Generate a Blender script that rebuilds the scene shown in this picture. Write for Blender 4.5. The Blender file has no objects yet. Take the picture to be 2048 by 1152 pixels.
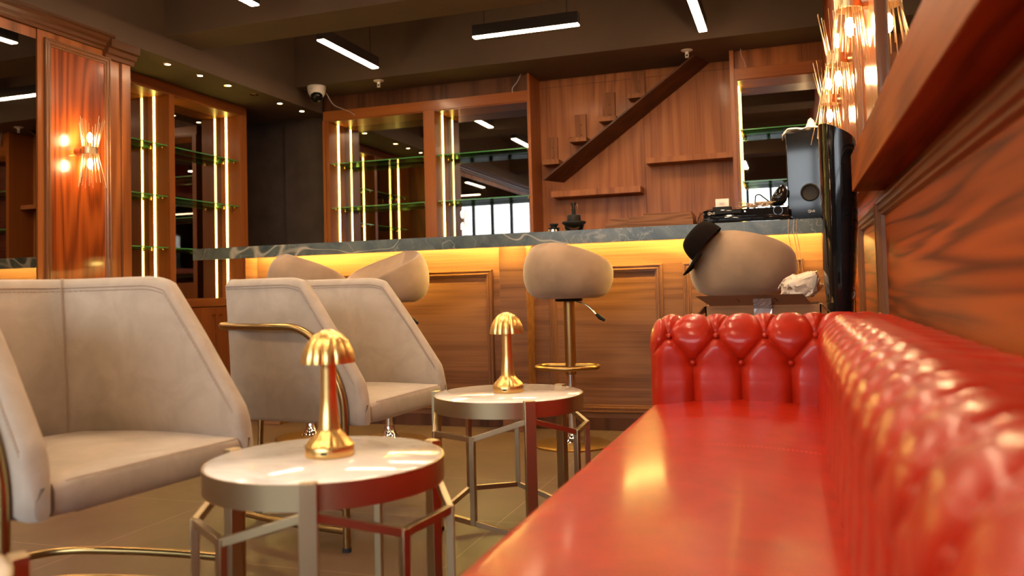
import bpy, bmesh, math, random
from math import sin, cos, pi, sqrt, radians, atan2, hypot
from mathutils import Vector, Matrix, noise
random.seed(7)
S = bpy.context.scene
COL = S.collection

# ------------------------------------------------------------------ camera
yaw, pitch, roll = .3235, .0397, -.02676
F = Vector((-sin(yaw)*cos(pitch), cos(yaw)*cos(pitch), sin(pitch)))
r0 = Vector((cos(yaw), sin(yaw), 0)); u0 = r0.cross(F)
R_ = cos(roll)*r0 + sin(roll)*u0
U_ = -sin(roll)*r0 + cos(roll)*u0
cam = bpy.data.cameras.new('camera'); co = bpy.data.objects.new('camera', cam); COL.objects.link(co)
m = Matrix((R_, U_, -F)).transposed().to_4x4(); m.translation = Vector((0, 0, .80)); co.matrix_world = m
cam.sensor_width = 36; cam.lens = 1667/2048*36; cam.shift_y = -62/2048; cam.clip_start = .02
cam.dof.use_dof = True; cam.dof.focus_distance = 3.6; cam.dof.aperture_fstop = 2.8; cam.dof.aperture_blades = 9
S.camera = co

# ------------------------------------------------------------------ world / exposure
w = bpy.data.worlds.new('world'); S.world = w; w.use_nodes = True
w.node_tree.nodes['Background'].inputs[0].default_value = (.93, .96, 1, 1)
w.node_tree.nodes['Background'].inputs[1].default_value = 15.0
S.view_settings.view_transform = 'Standard'; S.view_settings.look = 'None'
S.view_settings.exposure = 0.0; S.view_settings.gamma = 1.0; S.view_settings.use_curve_mapping = False
LAMP_L = 120.0     # linear ceiling lamps
LED_L = 26.0      # cabinet strips
BAR_L = 270.0      # strip under the counter
BULB_L = 500.0    # sconce bulbs
WARM = (1, .72, .42); LEDC = (1, .72, .13)
# daylight enters through the shop window behind the camera: light portal in its opening
def portal(x0, x1, y, z0, z1):
    l = bpy.data.lights.new('window_portal', 'AREA'); l.shape = 'RECTANGLE'; l.size = x1-x0; l.size_y = z1-z0
    l.cycles.is_portal = True
    o = bpy.data.objects.new('window_portal', l); COL.objects.link(o)
    o.location = ((x0+x1)/2, y, (z0+z1)/2); o.rotation_euler = (radians(90), 0, 0)
portal(-3.65, .05, -3.0, .25, 2.62)

# ------------------------------------------------------------------ materials
def mat(name):
    m = bpy.data.materials.new(name); m.use_nodes = True
    nt = m.node_tree
    return m, nt, nt.nodes['Principled BSDF']
def setp(b, col=None, rough=None, metal=None, spec=None, coat=None, coatr=None, sheen=None):
    if col is not None: b.inputs['Base Color'].default_value = (*col, 1)
    if rough is not None: b.inputs['Roughness'].default_value = rough
    if metal is not None: b.inputs['Metallic'].default_value = metal
    if spec is not None: b.inputs['Specular IOR Level'].default_value = spec
    if coat is not None: b.inputs['Coat Weight'].default_value = coat
    if coatr is not None: b.inputs['Coat Roughness'].default_value = coatr
    if sheen is not None: b.inputs['Sheen Weight'].default_value = sheen
def N(nt, t, **k):
    n = nt.nodes.new(t)
    for a, v in k.items(): setattr(n, a, v)
    return n
def ramp(nt, stops):
    r = N(nt, 'ShaderNodeValToRGB')
    el = r.color_ramp.elements
    while len(el) < len(stops): el.new(.5)
    for e, (p, c) in zip(el, stops): e.position = p; e.color = (*c, 1)
    return r
def coords(nt, scale=(1, 1, 1), loc=(0, 0, 0)):
    tc = N(nt, 'ShaderNodeTexCoord'); mp = N(nt, 'ShaderNodeMapping')
    nt.links.new(tc.outputs['Object'], mp.inputs[0]); mp.inputs['Scale'].default_value = scale; mp.inputs['Location'].default_value = loc
    return mp
def noisen(nt, src, scale, detail=2, dist=0, rough=.5):
    n = N(nt, 'ShaderNodeTexNoise'); nt.links.new(src.outputs[0], n.inputs['Vector'])
    n.inputs['Scale'].default_value = scale; n.inputs['Detail'].default_value = detail
    n.inputs['Distortion'].default_value = dist; n.inputs['Roughness'].default_value = rough
    return n
def mathn(nt, op, a, b=None, c=None):
    n = N(nt, 'ShaderNodeMath', operation=op)
    for i, v in enumerate((a, b, c)):
        if v is None: continue
        if isinstance(v, (int, float)): n.inputs[i].default_value = v
        else: nt.links.new(v, n.inputs[i])
    return n.outputs[0]
def simple(name, col, rough=.5, metal=0, spec=.5, bump=0, bscale=200, var=0, **k):
    m, nt, b = mat(name); setp(b, col, rough, metal, spec, **k)
    mp = coords(nt)
    if var:
        n = noisen(nt, mp, 6, 3); r = ramp(nt, [(.3, tuple(c*(1-var) for c in col)), (.7, tuple(min(1, c*(1+var)) for c in col))])
        nt.links.new(n.outputs[0], r.inputs[0]); nt.links.new(r.outputs[0], b.inputs['Base Color'])
    if bump:
        n = noisen(nt, mp, bscale, 3); bp = N(nt, 'ShaderNodeBump'); bp.inputs['Strength'].default_value = bump; bp.inputs['Distance'].default_value = .002
        nt.links.new(n.outputs[0], bp.inputs['Height']); nt.links.new(bp.outputs[0], b.inputs['Normal'])
    return m
def emis(name, col, strength):
    m = bpy.data.materials.new(name); m.use_nodes = True; nt = m.node_tree; nt.nodes.clear()
    e = N(nt, 'ShaderNodeEmission'); e.inputs[0].default_value = (*col, 1); e.inputs[1].default_value = strength
    o = N(nt, 'ShaderNodeOutputMaterial'); nt.links.new(e.outputs[0], o.inputs[0]); return m
TONE = {'walnut_panel_gloss': (.76, .50, .30), 'walnut_wainscot': (.9, .62, .40), 'walnut_ledge': (1.15, .82, .38), 'walnut_bar_front': (.85, .84, .80), 'walnut_back_panel': (1.12, .95, .74), 'walnut_planks': (.9, .8, .65), 'walnut_blocks': (.85, .68, .5), 'walnut_moulding': (.95, .8, .6), 'walnut_slant': (.8, .6, .4)}
def wood(name, axis, dark, mid, light, rings=9, cross=3.2, along=.35, rough=.42, coat=.15, coatr=.15, seed=0, fig=.8, streak=.35):
    """veneer: contour lines of a stretched noise give the cathedral figure, fine streaks follow the grain (axis 0,1,2)"""
    m, nt, b = mat(name); setp(b, mid, rough, 0, .22, coat=coat*.6, coatr=coatr)
    gl = TONE.get(name, (.90, .80, .60)); dark, mid, light = [tuple(c*g for c, g in zip(q, gl)) for q in (dark, mid, light)]
    sc = [cross]*3; sc[axis] = along
    mp = coords(nt, tuple(sc), (seed*3.7, seed*1.3, seed*2.1))
    n1 = noisen(nt, mp, 1.0, 2, .35, .45)
    v = mathn(nt, 'MULTIPLY', n1.outputs[0], rings*6.283)
    v = mathn(nt, 'SINE', v); v = mathn(nt, 'MULTIPLY_ADD', v, .5*fig, .5)
    sc2 = [95]*3; sc2[axis] = 1.6
    mp2 = coords(nt, tuple(sc2)); n2 = noisen(nt, mp2, 1.0, 3, .1)
    sc3 = [2.2]*3; sc3[axis] = .5
    mp3 = coords(nt, tuple(sc3), (seed, 2, 5)); n3 = noisen(nt, mp3, 1.0, 2)
    a = mathn(nt, 'MULTIPLY_ADD', n2.outputs[0], streak*2.4, v); a = mathn(nt, 'SUBTRACT', a, streak*.7)
    a = mathn(nt, 'MULTIPLY_ADD', n3.outputs[0], .5, a)
    a = mathn(nt, 'MULTIPLY', a, .62)
    r = ramp(nt, [(.12, dark), (.45, mid), (.85, light)])
    if name == 'walnut_ledge': setp(b, rough=.5, spec=.08, coat=0)
    nt.links.new(a, r.inputs[0]); nt.links.new(r.outputs[0], b.inputs['Base Color'])
    bp = N(nt, 'ShaderNodeBump'); bp.inputs['Strength'].default_value = .08; bp.inputs['Distance'].default_value = .001
    nt.links.new(n2.outputs[0], bp.inputs['Height']); nt.links.new(bp.outputs[0], b.inputs['Normal'])
    return m
M = {}
W0, W1, W2 = (.105, .034, .012), (.26, .088, .028), (.36, .135, .045)
M['wood_v'] = wood('walnut_vertical', 2, W0, W1, W2, rings=7, cross=2.6, along=.28, rough=.35, coat=.3)
M['wood_panel'] = wood('walnut_panel_gloss', 2, (.07, .018, .006), (.27, .076, .018), (.42, .14, .036), rings=13, cross=3.8, along=.3, rough=.28, coat=.5, coatr=.12, seed=3)
M['wood_back'] = wood('walnut_back_panel', 2, (.10, .036, .014), (.235, .090, .034), (.31, .13, .052), rings=10, cross=2.8, along=.42, rough=.5, coat=.1, seed=5, fig=.7, streak=.55)
M['wood_h'] = wood('walnut_bar_front', 0, (.085, .034, .017), (.20, .080, .036), (.28, .122, .056), rings=6, cross=5.5, along=.42, rough=.5, coat=.08, seed=2, fig=.6, streak=.55)
M['wood_wain'] = wood('walnut_wainscot', 1, (.05, .012, .004), (.25, .062, .012), (.36, .10, .02), rings=7, cross=8.5, along=.35, rough=.5, coat=.12, coatr=.3, seed=8, fig=1.0)
M['wood_dark'] = wood('walnut_dark_band', 2, (.04, .016, .009), (.085, .033, .018), (.12, .05, .028), rings=5, cross=5, along=.2, rough=.5, coat=.05, seed=1)
M['wood_stair'] = wood('walnut_dark_slant', 0, (.035, .013, .007), (.07, .026, .012), (.10, .038, .018), rings=4, cross=4, along=.4, rough=.45, coat=.1, seed=9)
M['wood_frame'] = wood('walnut_frame', 2, (.17, .05, .014), (.27, .085, .024), (.34, .12, .035), rings=3, cross=3, along=.25, rough=.35, coat=.2, seed=4, fig=.5)
M['wood_frame_h'] = wood('walnut_frame_horizontal', 0, (.17, .05, .014), (.27, .085, .024), (.34, .12, .035), rings=3, cross=3, along=.25, rough=.35, coat=.2, seed=4, fig=.5)
M['wood_frame_y'] = wood('walnut_frame_depth', 1, (.15, .045, .013), (.26, .082, .023), (.34, .12, .035), rings=4, cross=3, along=.5, rough=.42, coat=.12, seed=6, fig=.8)
M['mould'] = wood('walnut_moulding', 2, (.10, .045, .022), (.17, .08, .038), (.23, .115, .06), rings=2, cross=3, along=.2, rough=.3, coat=.3, seed=2, fig=.3)
M['crown'] = wood('walnut_crown', 1, (.05, .022, .011), (.10, .042, .02), (.15, .065, .032), rings=4, cross=3, along=.2, rough=.35, coat=.2, seed=2, fig=.5)
M['plank'] = wood('walnut_planks', 0, (.11, .05, .026), (.20, .095, .05), (.27, .14, .08), rings=12, cross=16, along=.8, rough=.6, coat=0, seed=11, fig=.8)
M['block'] = wood('walnut_blocks', 2, (.14, .056, .024), (.24, .105, .046), (.31, .15, .07), rings=5, cross=9, along=.8, rough=.55, coat=0, seed=12, fig=.6)
M['ceil'] = simple('ceiling_paint', (.105, .068, .044), .8, bump=.05, bscale=60, var=.05)
M['darkwall'] = simple('rough_dark_plaster', (.055, .036, .028), .75, bump=.9, bscale=28, var=.2)
M['black'] = simple('gloss_black', (.006, .006, .007), .06, spec=.28, coat=.0, coatr=.03)
M['blackm'] = simple('matt_black', (.008, .0075, .0075), .5, 0, .2)
M['housing'] = simple('lamp_housing', (.035, .034, .036), .45)
M['capf'] = simple('dark_cap_fabric', (.008, .005, .004), .95, 0, .1, bump=.3, bscale=400)
M['white'] = simple('white_plastic', (.72, .68, .62), .35)
M['paper'] = simple('white_paper', (.75, .70, .64), .8, bump=.1)
M['gold'] = simple('polished_gold', (.80, .50, .14), .2, 1)
M['goldb'] = simple('satin_gold', (.84, .55, .20), .32, 1)
M['brass'] = simple('aged_brass', (.42, .29, .12), .28, 1)
M['champ'] = simple('champagne_metal', (.50, .40, .24), .36, 1)
M['bronze'] = simple('bronze_stool', (.40, .24, .09), .33, 1)
M['sconce'] = simple('sconce_brass', (.50, .36, .20), .3, 1)
M['chrome'] = simple('chrome', (.75, .72, .68), .06, 1)
M['rubber'] = simple('dark_rubber', (.02, .025, .035), .6)
M['card'] = simple('brown_cardboard', (.28, .14, .06), .85, bump=.2, var=.12)
M['bubble'] = simple('bubble_wrap', (.66, .54, .42), .3, bump=1.0, bscale=160, var=.15)
M['tape'] = simple('clear_tape', (.42, .40, .38), .12, coat=.8)
M['thread'] = simple('stitch_thread', (.36, .27, .20), .8)
M['redthread'] = simple('red_thread', (.75, .10, .06), .5)
M['wire'] = simple('beige_wire', (.45, .30, .16), .5)
M['greycord'] = simple('pale_cord', (.42, .38, .36), .5)
M['mirror'] = simple('smoked_mirror', (.40, .385, .37), .012, 1)
M['lamp'] = emis('linear_diffuser', (1, .70, .42), LAMP_L)
M['led'] = emis('led_strip', LEDC, LED_L)
M['barled'] = emis('counter_led', (1, .70, .17), BAR_L)
M['bulb'] = emis('bulb_glow', (1, .66, .32), BULB_L)
M['spot'] = emis('spot_glow', (1, .80, .50), 22)
M['spotoff'] = simple('unlit_spot', (.10, .08, .05), .3)
M['screen'] = emis('round_display_ring', (.6, .62, .65), .5)
M['cupb'] = M['wood_frame']
M['wood_ledge'] = wood('walnut_ledge', 1, (.07, .020, .006), (.16, .050, .013), (.24, .085, .024), rings=6, cross=6, along=.6, rough=.42, coat=.05, seed=6, fig=.8, streak=.5)
M['asphalt'] = simple('street_surface', (.025, .027, .032), .8)
def nubuck():
    m, nt, b = mat('taupe_nubuck'); setp(b, (.45, .38, .31), .8, 0, .25, sheen=.25)
    b.inputs['Sheen Roughness'].default_value = .4
    mp = coords(nt); n = noisen(nt, mp, 9, 5, .6, .6)
    r = ramp(nt, [(.3, (.36, .305, .25)), (.7, (.46, .395, .33))])
    nt.links.new(n.outputs[0], r.inputs[0]); nt.links.new(r.outputs[0], b.inputs['Base Color'])
    n2 = noisen(nt, mp, 500, 2); bp = N(nt, 'ShaderNodeBump'); bp.inputs['Strength'].default_value = .12; bp.inputs['Distance'].default_value = .001
    nt.links.new(n2.outputs[0], bp.inputs['Height']); nt.links.new(bp.outputs[0], b.inputs['Normal']); return m
M['nubuck'] = nubuck()
M['nubuck_stool'] = simple('tan_nubuck', (.33, .225, .145), .8, 0, .2, bump=.1, bscale=400, var=.22, sheen=.3)
def leather():
    m, nt, b = mat('red_leather'); setp(b, (.40, .010, .005), .36, 0, .15, coat=.22, coatr=.12)
    mp = coords(nt); n = noisen(nt, mp, 330, 4); n3 = noisen(nt, mp, 14, 3, .5)
    r = ramp(nt, [(.3, (.34, .013, .003)), (.7, (.43, .019, .005))])
    nt.links.new(n3.outputs[0], r.inputs[0]); nt.links.new(r.outputs[0], b.inputs['Base Color'])
    bp = N(nt, 'ShaderNodeBump'); bp.inputs['Strength'].default_value = .06; bp.inputs['Distance'].default_value = .001
    nt.links.new(n.outputs[0], bp.inputs['Height']); nt.links.new(bp.outputs[0], b.inputs['Normal']); return m
M['leather'] = leather()
def green_marble():
    m, nt, b = mat('green_marble'); setp(b, (.05, .06, .045), .22, 0, .5, coat=.3, coatr=.1)
    mp = coords(nt); base = noisen(nt, mp, 7, 5, .8)
    r = ramp(nt, [(.3, (.028, .040, .030)), (.55, (.075, .088, .066)), (.75, (.13, .135, .105))])
    nt.links.new(base.outputs[0], r.inputs[0])
    def vein(scale, width, dist, loc):
        mq = coords(nt, (1.0, .8, 1.1), loc); mq.inputs['Rotation'].default_value = (.3, .6, .2); n = noisen(nt, mq, scale, 3, dist)
        a = mathn(nt, 'SUBTRACT', n.outputs[0], .5); a = mathn(nt, 'ABSOLUTE', a); a = mathn(nt, 'DIVIDE', a, width)
        a = mathn(nt, 'SUBTRACT', 1, a); return mathn(nt, 'MAXIMUM', a, 0)
    v1 = vein(3.0, .006, .8, (3, 1, 2)); v1 = mathn(nt, 'MULTIPLY', v1, .38); v2 = vein(9, .012, 1.0, (7, 4, 1)); mk = noisen(nt, coords(nt, (1, 1, 1), (4, 4, 4)), 2.2, 2); v2 = mathn(nt, 'MULTIPLY', v2, mathn(nt, 'MULTIPLY_ADD', mk.outputs[0], 5, -2.3)); v2 = mathn(nt, 'MAXIMUM', v2, 0); v3 = vein(1.2, .005, .5, (1, 9, 3))
    v2 = mathn(nt, 'MULTIPLY', v2, .6)
    v = mathn(nt, 'MAXIMUM', v1, v2); v = mathn(nt, 'MAXIMUM', v, v3); v = mathn(nt, 'MULTIPLY', v, .75)
    mx = N(nt, 'ShaderNodeMix', data_type='RGBA'); nt.links.new(v, mx.inputs[0]); nt.links.new(r.outputs[0], mx.inputs[6]); mx.inputs[7].default_value = (.42, .38, .28, 1)
    nt.links.new(mx.outputs[2], b.inputs['Base Color']); return m
M['gmarble'] = green_marble()
def white_marble():
    m, nt, b = mat('white_marble'); setp(b, (.80, .76, .70), .12, 0, .5, coat=.4, coatr=.05)
    mp = coords(nt); n = noisen(nt, mp, 5, 5, 1.5); r = ramp(nt, [(.35, (.66, .61, .56)), (.5, (.82, .78, .73)), (.7, (.85, .82, .78))])
    nt.links.new(n.outputs[0], r.inputs[0]); nt.links.new(r.outputs[0], b.inputs['Base Color']); return m
M['wmarble'] = white_marble()
def floor_mat():
    m, nt, b = mat('floor_tiles'); setp(b, (.2, .14, .1), .42, 0, .4)
    mp = coords(nt, (1, 1, 1), (2.19+1.2*5, -2.147+.6*10, 0)); bt = N(nt, 'ShaderNodeTexBrick'); bt.offset = 0
    nt.links.new(mp.outputs[0], bt.inputs['Vector'])
    for k, v in (('Scale', 1), ('Mortar Size', .0018), ('Mortar Smooth', .1), ('Brick Width', 1.2), ('Row Height', .6), ('Bias', 0)): bt.inputs[k].default_value = v
    bt.inputs['Mortar'].default_value = (.24, .17, .12, 1)
    mp2 = coords(nt); n = noisen(nt, mp2, 3, 6, .3, .6); n2 = noisen(nt, mp2, 180, 2)
    r = ramp(nt, [(.3, (.080, .045, .028)), (.7, (.122, .071, .045))]); nt.links.new(n.outputs[0], r.inputs[0])
    mx = N(nt, 'ShaderNodeMix', data_type='RGBA'); mx.inputs[0].default_value = .18
    nt.links.new(r.outputs[0], mx.inputs[6]); nt.links.new(n2.outputs['Color'], mx.inputs[7])
    hs = N(nt, 'ShaderNodeHueSaturation'); hs.inputs['Saturation'].default_value = .9; nt.links.new(mx.outputs[2], hs.inputs['Color'])
    nt.links.new(r.outputs[0], bt.inputs['Color1']); nt.links.new(r.outputs[0], bt.inputs['Color2'])
    nt.links.new(bt.outputs[0], b.inputs['Base Color']); return m
M['floor'] = floor_mat()
def glass_mat(name, tint, edge=False):
    m = bpy.data.materials.new(name); m.use_nodes = True; nt = m.node_tree; nt.nodes.clear()
    t = N(nt, 'ShaderNodeBsdfTransparent'); t.inputs[0].default_value = (*tint, 1)
    g = N(nt, 'ShaderNodeBsdfGlossy'); g.inputs['Roughness'].default_value = .02
    f = N(nt, 'ShaderNodeFresnel'); f.inputs[0].default_value = 1.5
    mx = N(nt, 'ShaderNodeMixShader'); nt.links.new(f.outputs[0], mx.inputs[0]); nt.links.new(t.outputs[0], mx.inputs[1]); nt.links.new(g.outputs[0], mx.inputs[2])
    o = N(nt, 'ShaderNodeOutputMaterial'); nt.links.new(mx.outputs[0], o.inputs[0]); return m
M['glass'] = glass_mat('shelf_glass', (.86, .93, .86))
M['pane'] = glass_mat('window_glass', (.96, .98, .98))
def gedge():
    m, nt, b = mat('green_glass_edge'); setp(b, (.10, .42, .12), .15, 0, .6); b.inputs['Transmission Weight'].default_value = .35; return m
M['gedge'] = gedge()
M['acrylic'] = glass_mat('grinder_plastic', (.45, .42, .38))

# ------------------------------------------------------------------ mesh helpers
class MB:
    def __init__(s): s.bm = bmesh.new()
    def box(s, x0, x1, y0, y1, z0, z1, mx=None, mi=0):
        vs = [s.bm.verts.new(Vector((x, y, z)) if mx is None else mx @ Vector((x, y, z))) for x in (x0, x1) for y in (y0, y1) for z in (z0, z1)]
        for f in ((0, 1, 3, 2), (4, 6, 7, 5), (0, 4, 5, 1), (2, 3, 7, 6), (0, 2, 6, 4), (1, 5, 7, 3)):
            fc = s.bm.faces.new([vs[i] for i in f]); fc.material_index = mi
        return s
    def bar(s, a, b, w, h, up=(0, 0, 1)):
        a, b = Vector(a), Vector(b); d = b-a; L = d.length; d.normalize(); up = Vector(up)
        sd = d.cross(up)
        if sd.length < 1e-4: sd = d.cross(Vector((1, 0, 0)))
        sd.normalize(); up = sd.cross(d)
        mx = Matrix((d, sd, up)).transposed().to_4x4(); mx.translation = a
        return s.box(0, L, -w/2, w/2, -h/2, h/2, mx)
    def tube(s, pts, r, n=10, closed=False, cap=True):
        pts = [Vector(p) for p in pts]; L = len(pts); rings = []
        rr = r if isinstance(r, (list, tuple)) else [r]*L
        prev = None
        for i, p in enumerate(pts):
            if closed: t = pts[(i+1) % L]-pts[i-1]
            else: t = pts[min(i+1, L-1)]-pts[max(i-1, 0)]
            t.normalize()
            if prev is None:
                a = t.cross(Vector((0, 0, 1)));
                if a.length < .1: a = t.cross(Vector((1, 0, 0)))
            else: a = prev-t*prev.dot(t)
            a.normalize(); prev = a; b = t.cross(a)
            rings.append([s.bm.verts.new(p+(a*cos(2*pi*k/n)+b*sin(2*pi*k/n))*rr[i]) for k in range(n)])
        for i in range(L if closed else L-1):
            A, B = rings[i], rings[(i+1) % L]
            for k in range(n): s.bm.faces.new((A[k], A[(k+1) % n], B[(k+1) % n], B[k]))
        if cap and not closed:
            s.bm.faces.new(rings[0][::-1]); s.bm.faces.new(rings[-1])
        return s
    def lathe(s, prof, n=32, c=(0, 0, 0), rad=None):
        c = Vector(c); rings = []
        for r, z in prof:
            rings.append([s.bm.verts.new(c+Vector((r*(rad(2*pi*k/n, z) if rad else 1)*cos(2*pi*k/n), r*(rad(2*pi*k/n, z) if rad else 1)*sin(2*pi*k/n), z))) for k in range(n)])
        for A, B in zip(rings, rings[1:]):
            for k in range(n): s.bm.faces.new((A[k], A[(k+1) % n], B[(k+1) % n], B[k]))
        if prof[0][0] > 1e-5: s.bm.faces.new(rings[0][::-1])
        if prof[-1][0] > 1e-5: s.bm.faces.new(rings[-1])
        return s
    def prism(s, poly, d0, d1, f):
        """poly of 2D points; f(u,v,d) -> xyz"""
        A = [s.bm.verts.new(Vector(f(u, v, d0))) for u, v in poly]; B = [s.bm.verts.new(Vector(f(u, v, d1))) for u, v in poly]
        s.bm.faces.new(A[::-1]); s.bm.faces.new(B); n = len(poly)
        for i in range(n): s.bm.faces.new((A[i], A[(i+1) % n], B[(i+1) % n], B[i]))
        return s
    def grid(s, P, wrap=False):
        V = [[s.bm.verts.new(Vector(p)) for p in row] for row in P]
        for i in range(len(V)-1):
            n = len(V[i])
            for j in range(n if wrap else n-1): s.bm.faces.new((V[i][j], V[i][(j+1) % n], V[i+1][(j+1) % n], V[i+1][j]))
        return V
    def build(s, name, mt, parent=None, smooth=False, bevel=0, seg=2, loc=None, merge=False, sub=0, angle=35):
        if merge: bmesh.ops.remove_doubles(s.bm, verts=s.bm.verts, dist=1e-5)
        bmesh.ops.recalc_face_normals(s.bm, faces=s.bm.faces)
        me = bpy.data.meshes.new(name); s.bm.to_mesh(me); s.bm.free()
        for q in (mt if isinstance(mt, (list, tuple)) else [mt]): me.materials.append(M[q] if isinstance(q, str) else q)
        o = bpy.data.objects.new(name, me); COL.objects.link(o)
        if parent: o.parent = parent
        if loc: o.location = loc
        if smooth: me.shade_smooth()
        if bevel:
            md = o.modifiers.new('bevel', 'BEVEL'); md.width = bevel; md.segments = seg; md.limit_method = 'ANGLE'; md.angle_limit = radians(angle)
            me.shade_smooth(); md.harden_normals = False
            me.set_sharp_from_angle(angle=radians(60)) if hasattr(me, 'set_sharp_from_angle') else None
        elif smooth and hasattr(me, 'set_sharp_from_angle'): me.set_sharp_from_angle(angle=radians(50))
        if sub:
            md = o.modifiers.new('sub', 'SUBSURF'); md.levels = sub; md.render_levels = sub
        return o
def tag(o, label=None, cat=None, group=None, kind=None):
    for k, v in (('label', label), ('category', cat), ('group', group), ('kind', kind)):
        if v: o[k] = v
    return o
def empty(name, loc, label, cat, rz=0, group=None):
    o = bpy.data.objects.new(name, None); COL.objects.link(o); o.location = loc; o.rotation_euler = (0, 0, rz); o.empty_display_size = .05
    return tag(o, label, cat, group)
def struct(o): o['kind'] = 'structure'; return o
def copy_tree(o, parent=None):
    c = o.copy(); COL.objects.link(c)
    if parent: c.parent = parent
    for ch in list(o.children): copy_tree(ch, c)
    return c
def arc(cx, cy, r, a0, a1, n): return [(cx+r*cos(a0+(a1-a0)*i/n), cy+r*sin(a0+(a1-a0)*i/n)) for i in range(n+1)]
def fillet(pts, r, n=6):
    """round the inner corners of a polyline"""
    out = [Vector(pts[0])]
    for i in range(1, len(pts)-1):
        p, a, b = Vector(pts[i]), Vector(pts[i-1]), Vector(pts[i+1])
        da, db = (a-p), (b-p); k = min(r, da.length*.49, db.length*.49); A = p+da.normalized()*k; B = p+db.normalized()*k
        for t in range(n+1):
            t /= n; out.append(A*(1-t)**2+p*2*t*(1-t)+B*t*t)
    out.append(Vector(pts[-1])); return out
def moulding(mb, pts, prof, normal, closed=True):
    """sweep a 2D profile (offset inwards w, height h) round a planar frame with mitred corners; pts ordered, normal outwards"""
    nrm = Vector(normal); P = [Vector(p) for p in pts]; n = len(P); rows = []
    ctr = sum(P, Vector())/n
    for i in range(n):
        p = P[i]; a = (p-P[i-1]).normalized(); b = (P[(i+1) % n]-p).normalized()
        na = nrm.cross(a); nb = nrm.cross(b)
        if na.dot(ctr-p) < 0: na = -na
        if nb.dot(ctr-p) < 0: nb = -nb
        mt = (na+nb); mt = mt/(mt.dot(na))
        rows.append([p+mt*w_+nrm*h for w_, h in prof])
    for i in range(n):
        A, B = rows[i], rows[(i+1) % n]
        va = [mb.bm.verts.new(q) for q in A]; vb = [mb.bm.verts.new(q) for q in B]
        for k in range(len(prof)-1): mb.bm.faces.new((va[k], va[k+1], vb[k+1], vb[k]))
    return mb
MP = [(0, 0), (0, .016), (.004, .020), (.010, .020), (.013, .014), (.020, .014), (.024, .018), (.030, .018), (.034, .010), (.042, .010), (.046, 0)]

# ================================================================== THE ROOM
XL, XR = -3.95, .303
YF, YW = -3.0, 6.68
# floor
struct(MB().box(-5.4, .5, YF-.1, 7.0, -.05, 0).build('floor', 'floor'))
# ceiling, soffits and beams
ceil = struct(MB().box(-5.4, .5, YF-.1, 7.0, 2.98, 3.05).build('ceiling', 'ceil'))
def cchild(name, *b):
    o = MB().box(*b).build(name, 'ceil', ceil); return o
cchild('soffit', -5.4, -3.9, YF-.1, 6.56, 2.41, 2.98)
cchild('soffit', -3.9, .5, 6.02, 7.0, 2.55, 2.98)
cchild('beam', -3.9, .5, 4.48, 4.83, 2.55, 2.98)
cchild('beam', -3.9, .5, 1.35, 1.70, 2.55, 2.98)
cchild('beam', -3.9, .5, -1.6, -1.25, 2.55, 2.98)
# left wall: mirrored stretch, panelled pier, corner return
wl = struct(MB().box(-5.4, -3.97, YF, 3.534, 0, 2.41).box(-5.4, XL, 3.535, 4.215, 0, 2.41).build('wall_left', 'wood_v'))
MB().box(-3.97, -3.962, YF, 3.533, .0, .30).build('plinth', 'wood_v', wl)
MB().box(-3.97, -3.958, YF, 3.533, 2.275, 2.41).build('frieze', 'wood_v', wl)
MB().box(XL, XL+.004, 3.60, 4.03, .05, 2.27).build('panel_field', 'wood_panel', wl)
mb = MB(); moulding(mb, [(XL, 3.575, .08), (XL, 4.05, .08), (XL, 4.05, 2.295), (XL, 3.575, 2.295)], MP, (1, 0, 0)); mb.build('panel_moulding', 'mould', wl)
MB().box(XL, XL+.006, 4.135, 4.145, 0, 2.34).build('joint_strip', 'wood_dark', wl)
MB().box(XL, XL+.01, 4.145, 4.215, 0, 2.34).build('corner_board', 'wood_v', wl)
# crown moulding along the left wall and its block over the pier corner
cp = [(0, 2.335), (.012, 2.335), (.016, 2.352), (.030, 2.358), (.034, 2.376), (.055, 2.388), (.060, 2.404), (.074, 2.410), (.074, 2.425), (0, 2.425)]
tr = struct(MB().prism(cp, YF, 4.03, lambda u, v, d: (XL+u, d, v)).build('trim_1', 'crown'))
tr2 = struct(MB().prism([(0, 2.29), (.022, 2.29), (.026, 2.312), (.044, 2.318), (.050, 2.345), (.072, 2.352), (.072, 2.40), (0, 2.40)], 4.0, 4.235, lambda u, v, d: (XL+u, d, v)).build('trim_2', 'crown'))
# recess beyond the left cabinet: dark rough wall
struct(MB().box(-5.4, -4.37, 6.60, 7.0, 0, 2.98).box(-4.37, -3.87, 6.56, 7.0, 0, 2.98).box(-5.4, -5.2, 5.9, 6.6, 0, 2.41).build('wall_back_left', 'darkwall'))
struct(MB().box(-5.4, -4.60, 4.2, 5.96, 0, 2.41).build('wall_behind_cabinet', 'wood_dark'))
# back wall behind the bar
wb = struct(MB().box(-3.87, .5, YW+.02, 7.0, 0, 2.98).build('wall_back', 'wood_dark'))
MB().box(-1.957, -.38, YW, YW+.02, 0, 2.552).build('panelling', 'wood_back', wb)
MB().box(-1.957, -.38, YW-.002, YW, 2.485, 2.488).build('panel_joint', 'wood_dark', wb)
MB().box(-1.088, -1.085, YW-.002, YW, 0, 2.485).build('panel_joint', 'wood_dark', wb)
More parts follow.
